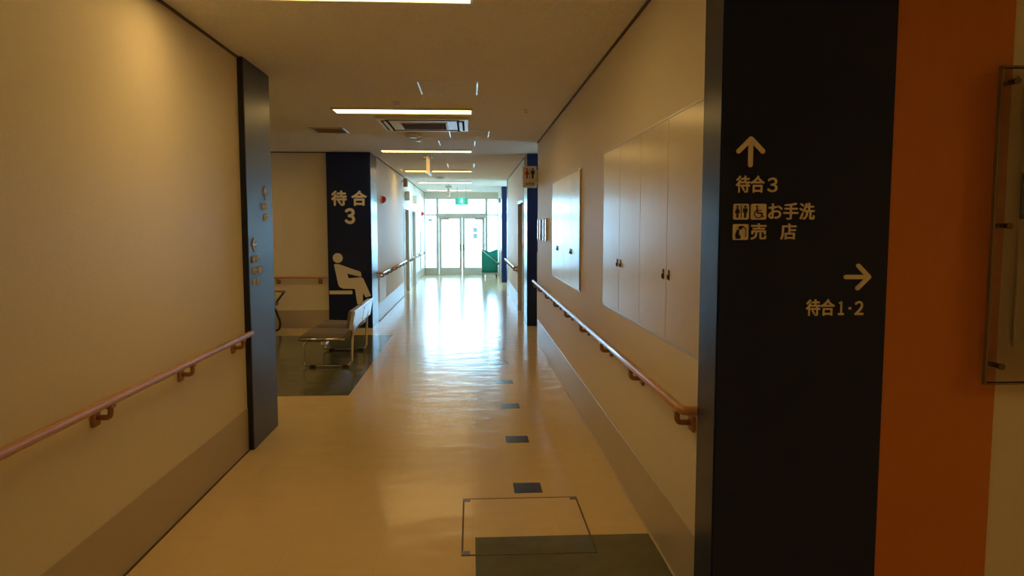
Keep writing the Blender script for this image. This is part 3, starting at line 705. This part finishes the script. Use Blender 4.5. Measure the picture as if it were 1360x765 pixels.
# ------------------------------------------------------------------ waiting bench
T = thing('waiting_bench', 'two seat waiting bench with chrome sled legs seen from behind', 'bench', (-1.6, 8.7, 0))
ys, ye_ = 7.93, 9.40
for i in range(2):
    a = ys + i * (ye_ - ys) / 2 + .006; b = ys + (i + 1) * (ye_ - ys) / 2 - .006
    bm = B()
    prof = [(-1.905, .335), (-1.90, .352), (-1.86, .362), (-1.62, .350), (-1.45, .345), (-1.385, .375), (-1.352, .420), (-1.335, .412), (-1.36, .350), (-1.41, .312), (-1.62, .305), (-1.87, .310), (-1.90, .318)]
    va = [bm.verts.new((x, a, z)) for x, z in prof]; vb = [bm.verts.new((x, b, z)) for x, z in prof]
    bm.faces.new(va); bm.faces.new(vb[::-1]); n = len(prof)
    for k in range(n): bm.faces.new((va[k], vb[k], vb[(k + 1) % n], va[(k + 1) % n])).smooth = True
    obj('seat', bm, 'vinyl', T)
    R = Matrix.Rotation(math.radians(10), 3, 'Y'); pv = Vector((-1.335, 0, .42))
    bk = B(); box(bk, -1.350, -1.312, a, b, .425, .645, .014, 3, R, pv); bo = obj('backrest', bk, 'backgrey', T)
    pd = B(); box(pd, -1.385, -1.350, a + .02, b - .02, .435, .635, .014, 3, R, pv); obj('cushion', pd, 'vinyl', bo)
    bm = B()
    for zz in (.47, .60): 
        for yy in (a + .02, b - .02): disc(bm, R @ (Vector((-1.312, yy, zz)) - pv) + pv, (1, 0, -.17), .008, .003, 10)
    obj('fixing', bm, 'dark', bo)
bm = B(); box(bm, -1.66, -1.60, ys + .03, ye_ - .03, .262, .306, .005); obj('beam', bm, 'chrome', T)
bm = B(); tube(bm, [(-1.885, ys - .012, .335), (-1.385, ys - .012, .33)], .012, 8); tube(bm, [(-1.885, ye_ + .012, .335), (-1.385, ye_ + .012, .33)], .012, 8); obj('side_trim', bm, 'chrome', T)
for yl in (8.02, 9.12):
    bm = B()
    tube(bm, arc([(-1.60, yl, .30), (-1.845, yl, .30), (-1.865, yl, .02), (-1.335, yl, .02), (-1.315, yl, .45), (-1.300, yl, .60)], .06, 6), .014, 10)
    lg = obj('leg', bm, 'chrome', T)
    for xx in (-1.76, -1.40): obj('rubber_foot', box(B(), xx - .035, xx + .035, yl - .017, yl + .017, 0, .028, .005, 2), 'rubber', lg)

# folding armchair half hidden behind the left pillar
T = thing('armchair', 'black framed folding chair with tan armrests, half hidden by the left pillar', 'chair', (-3.1, 10.6, 0))
for yy in (10.32, 10.88):
    bm = B(); tube(bm, arc([(-2.78, yy, .60), (-2.93, yy, .40), (-2.98, yy, .30), (-3.28, yy, .015)], .06), .017, 8); obj('leg', bm, 'dark', T)
    bm = B(); tube(bm, arc([(-3.32, yy, .92), (-3.10, yy, .46), (-2.93, yy, .36), (-2.85, yy, .14), (-2.87, yy, .02), (-2.98, yy, .014)], .05), .017, 8); obj('leg', bm, 'dark', T)
    bm = B(); box(bm, -3.16, -2.76, yy - .022, yy + .022, .588, .618, .010, 2); obj('armrest', bm, 'leather', T)
    bm = B(); tube(bm, arc([(-3.17, yy, .60), (-3.02, yy, .64), (-2.93, yy, .655)], .03), .02, 8); obj('grip', bm, 'dark', T)
obj('seat', box(B(), -3.30, -2.86, 10.34, 10.86, .40, .445, .015, 2), 'vinyl', T)
R = Matrix.Rotation(math.radians(-25), 3, 'Y')
obj('backrest', box(B(), -3.27, -3.23, 10.34, 10.86, .56, .86, .012, 2, Matrix.Rotation(math.radians(-20), 3, 'Y'), Vector((-3.25, 0, .70))), 'vinyl', T)

# ------------------------------------------------------------------ laundry cart
T = thing('laundry_cart', 'green canvas laundry cart standing before the glass doors', 'cart', (.56, 22.65, 0))
x0, x1, y0, y1 = .325, .805, 22.35, 22.95
bm = B()
zt = {0: .88, 1: .80}
rows = [(.16, .0), (.30, .012), (.55, .016), (.74, .010)]
prof = []
nx = 9
def ring_pts(z, o, top=False):
    pts = []
    for k in range(nx): u = k / (nx - 1); pts.append((x0 - o + u * (x1 - x0 + 2 * o), y0 - o, z if not top else .865 - .085 * (1 - abs(2 * u - 1)) ))
    for k in range(1, 5): u = k / 5; pts.append((x1 + o, y0 + u * (y1 - y0), z if not top else .865 - .05 * math.sin(math.pi * u)))
    for k in range(nx): u = 1 - k / (nx - 1); pts.append((x0 - o + u * (x1 - x0 + 2 * o), y1 + o, z if not top else .865 - .085 * (1 - abs(2 * u - 1))))
    for k in range(1, 5): u = 1 - k / 5; pts.append((x0 - o, y0 + u * (y1 - y0), z if not top else .865 - .05 * math.sin(math.pi * u)))
    return pts
rings = [[bm.verts.new(p) for p in ring_pts(z, o)] for z, o in rows] + [[bm.verts.new(p) for p in ring_pts(0, .004, True)]]
n = len(rings[0])
for i in range(len(rings) - 1):
    for k in range(n): bm.faces.new((rings[i][k], rings[i][(k + 1) % n], rings[i + 1][(k + 1) % n], rings[i + 1][k])).smooth = True
bm.faces.new(rings[0][::-1])
bmesh.ops.solidify(bm, geom=bm.faces[:], thickness=.006)
obj('canvas_bag', bm, 'canvas', T)
bm = B(); box(bm, x0 - .01, x1 + .01, y0 - .01, y1 + .01, .115, .15, .006); obj('base_tray', bm, 'alu', T)
bm = B()
for xx in (x0 - .008, x1 + .008):
    for yy in (y0 - .008, y1 + .008): tube(bm, [(xx, yy, .13), (xx, yy, .875)], .010, 8)
    tube(bm, [(xx, y0 - .008, .87), (xx, y1 + .008, .87)], .010, 8)
obj('frame', bm, 'chrome', T)
bm = B(); tube(bm, [(x0 - .005, y0 - .022, .85), (x1 + .04, y0 - .022, .42)], .010, 6); obj('strap', bm, 'steel_white', T, 'white diagonal strap')
bm = B(); disc(bm, (x1 + .025, y0 - .03, .43), (0, 1, 0), .035, .03, 12); obj('knob', bm, 'dark', T)
for xx in (x0 + .03, x1 - .03):
    for yy in (y0 + .05, y1 - .05):
        bm = B(); disc(bm, (xx - .012, yy, .045), (1, 0, 0), .045, .024, 16); cs = obj('caster', bm, 'rubber', T)
        bm = B(); box(bm, xx - .02, xx + .02, yy - .015, yy + .015, .09, .12, .003); box(bm, xx - .02, xx - .015, yy - .012, yy + .012, .04, .10); box(bm, xx + .015, xx + .02, yy - .012, yy + .012, .04, .10); obj('fork', bm, 'chrome', cs)

# ------------------------------------------------------------------ small wall fittings on the far left wall
def alarm(y, z, label):
    t = thing('alarm_lamp', label, 'alarm lamp', (XL2, y, z), 'red alarm lamps on the far left wall')
    bm = B(); disc(bm, (XL2, y, z), (1, 0, 0), .07, .02, 18); obj('base', bm, 'offwhite', t)
    bm = B(); tube(bm, [(XL2 + .02, y, z), (XL2 + .05, y, z), (XL2 + .075, y, z), (XL2 + .09, y, z)], .06, 16, True, [.06, .056, .04, .012]); obj('lens', bm, 'red', t)
alarm(12.45, 2.02, 'nearer red dome alarm lamp beside the navy 待合3 pillar')
alarm(22.3, 1.97, 'farther small red alarm lamp close to the glass doors')
t = thing('wall_protector', 'pale panel on the lower left wall under the short handrail', 'wall panel', (XL2, 12.4, .25))
obj('plate', box(B(), XL2, XL2 + .012, 12.0, 12.92, .302, .74, .004), 'steel_white', t)
t = thing('hydrant_cabinet', 'white metal cabinet on the far left wall near the entrance', 'cabinet', (XL2, 22.4, .4))
obj('body', box(B(), XL2 + .001, XL2 + .02, 21.75, 21.88, .32, 1.42, .004), 'steel_white', t)
dd = obj('door', box(B(), XL2 + .001, XL2 + .026, 21.88, 22.68, .32, 1.42, .004), 'steel_white', t)
obj('handle', box(B(), XL2 + .026, XL2 + .04, 21.93, 21.96, .85, .98, .003), 'alu', dd)
for y, lb in ((16.95, 'projecting door plate above the first far left door'), (19.2, 'projecting door plate above the second far left door')):
    t = thing('door_plate', lb, 'sign', (XL2, y, 2.3), 'square door plates above the far left doors')
    obj('plate', box(B(), XL2 + .01, XL2 + .11, y - .015, y + .015, 2.17, 2.38, .004), 'offwhite', t)
    obj('bracket', box(B(), XL2, XL2 + .012, y - .03, y + .03, 2.18, 2.37, .002), 'alu', t)
t = thing('wall_speaker', 'small dark speaker high on the far left wall by the ceiling', 'speaker', (XL2, 16.2, 2.55))
bm = B(); box(bm, XL2 + .04, XL2 + .13, 16.13, 16.27, 2.44, 2.62, .01, 2); obj('body', bm, 'bracket', t)
bm = B(); tube(bm, [(XL2, 16.2, 2.56), (XL2 + .05, 16.2, 2.56)], .012, 8); obj('bracket', bm, 'alu', t)
t = thing('door_holder', 'small grey box high on the right pillar near the entrance', 'door holder', (.85, 21.6, 2.3))
obj('body', box(B(), .80, XR2, 21.5, 21.7, 2.28, 2.42, .006), 'alu', t)
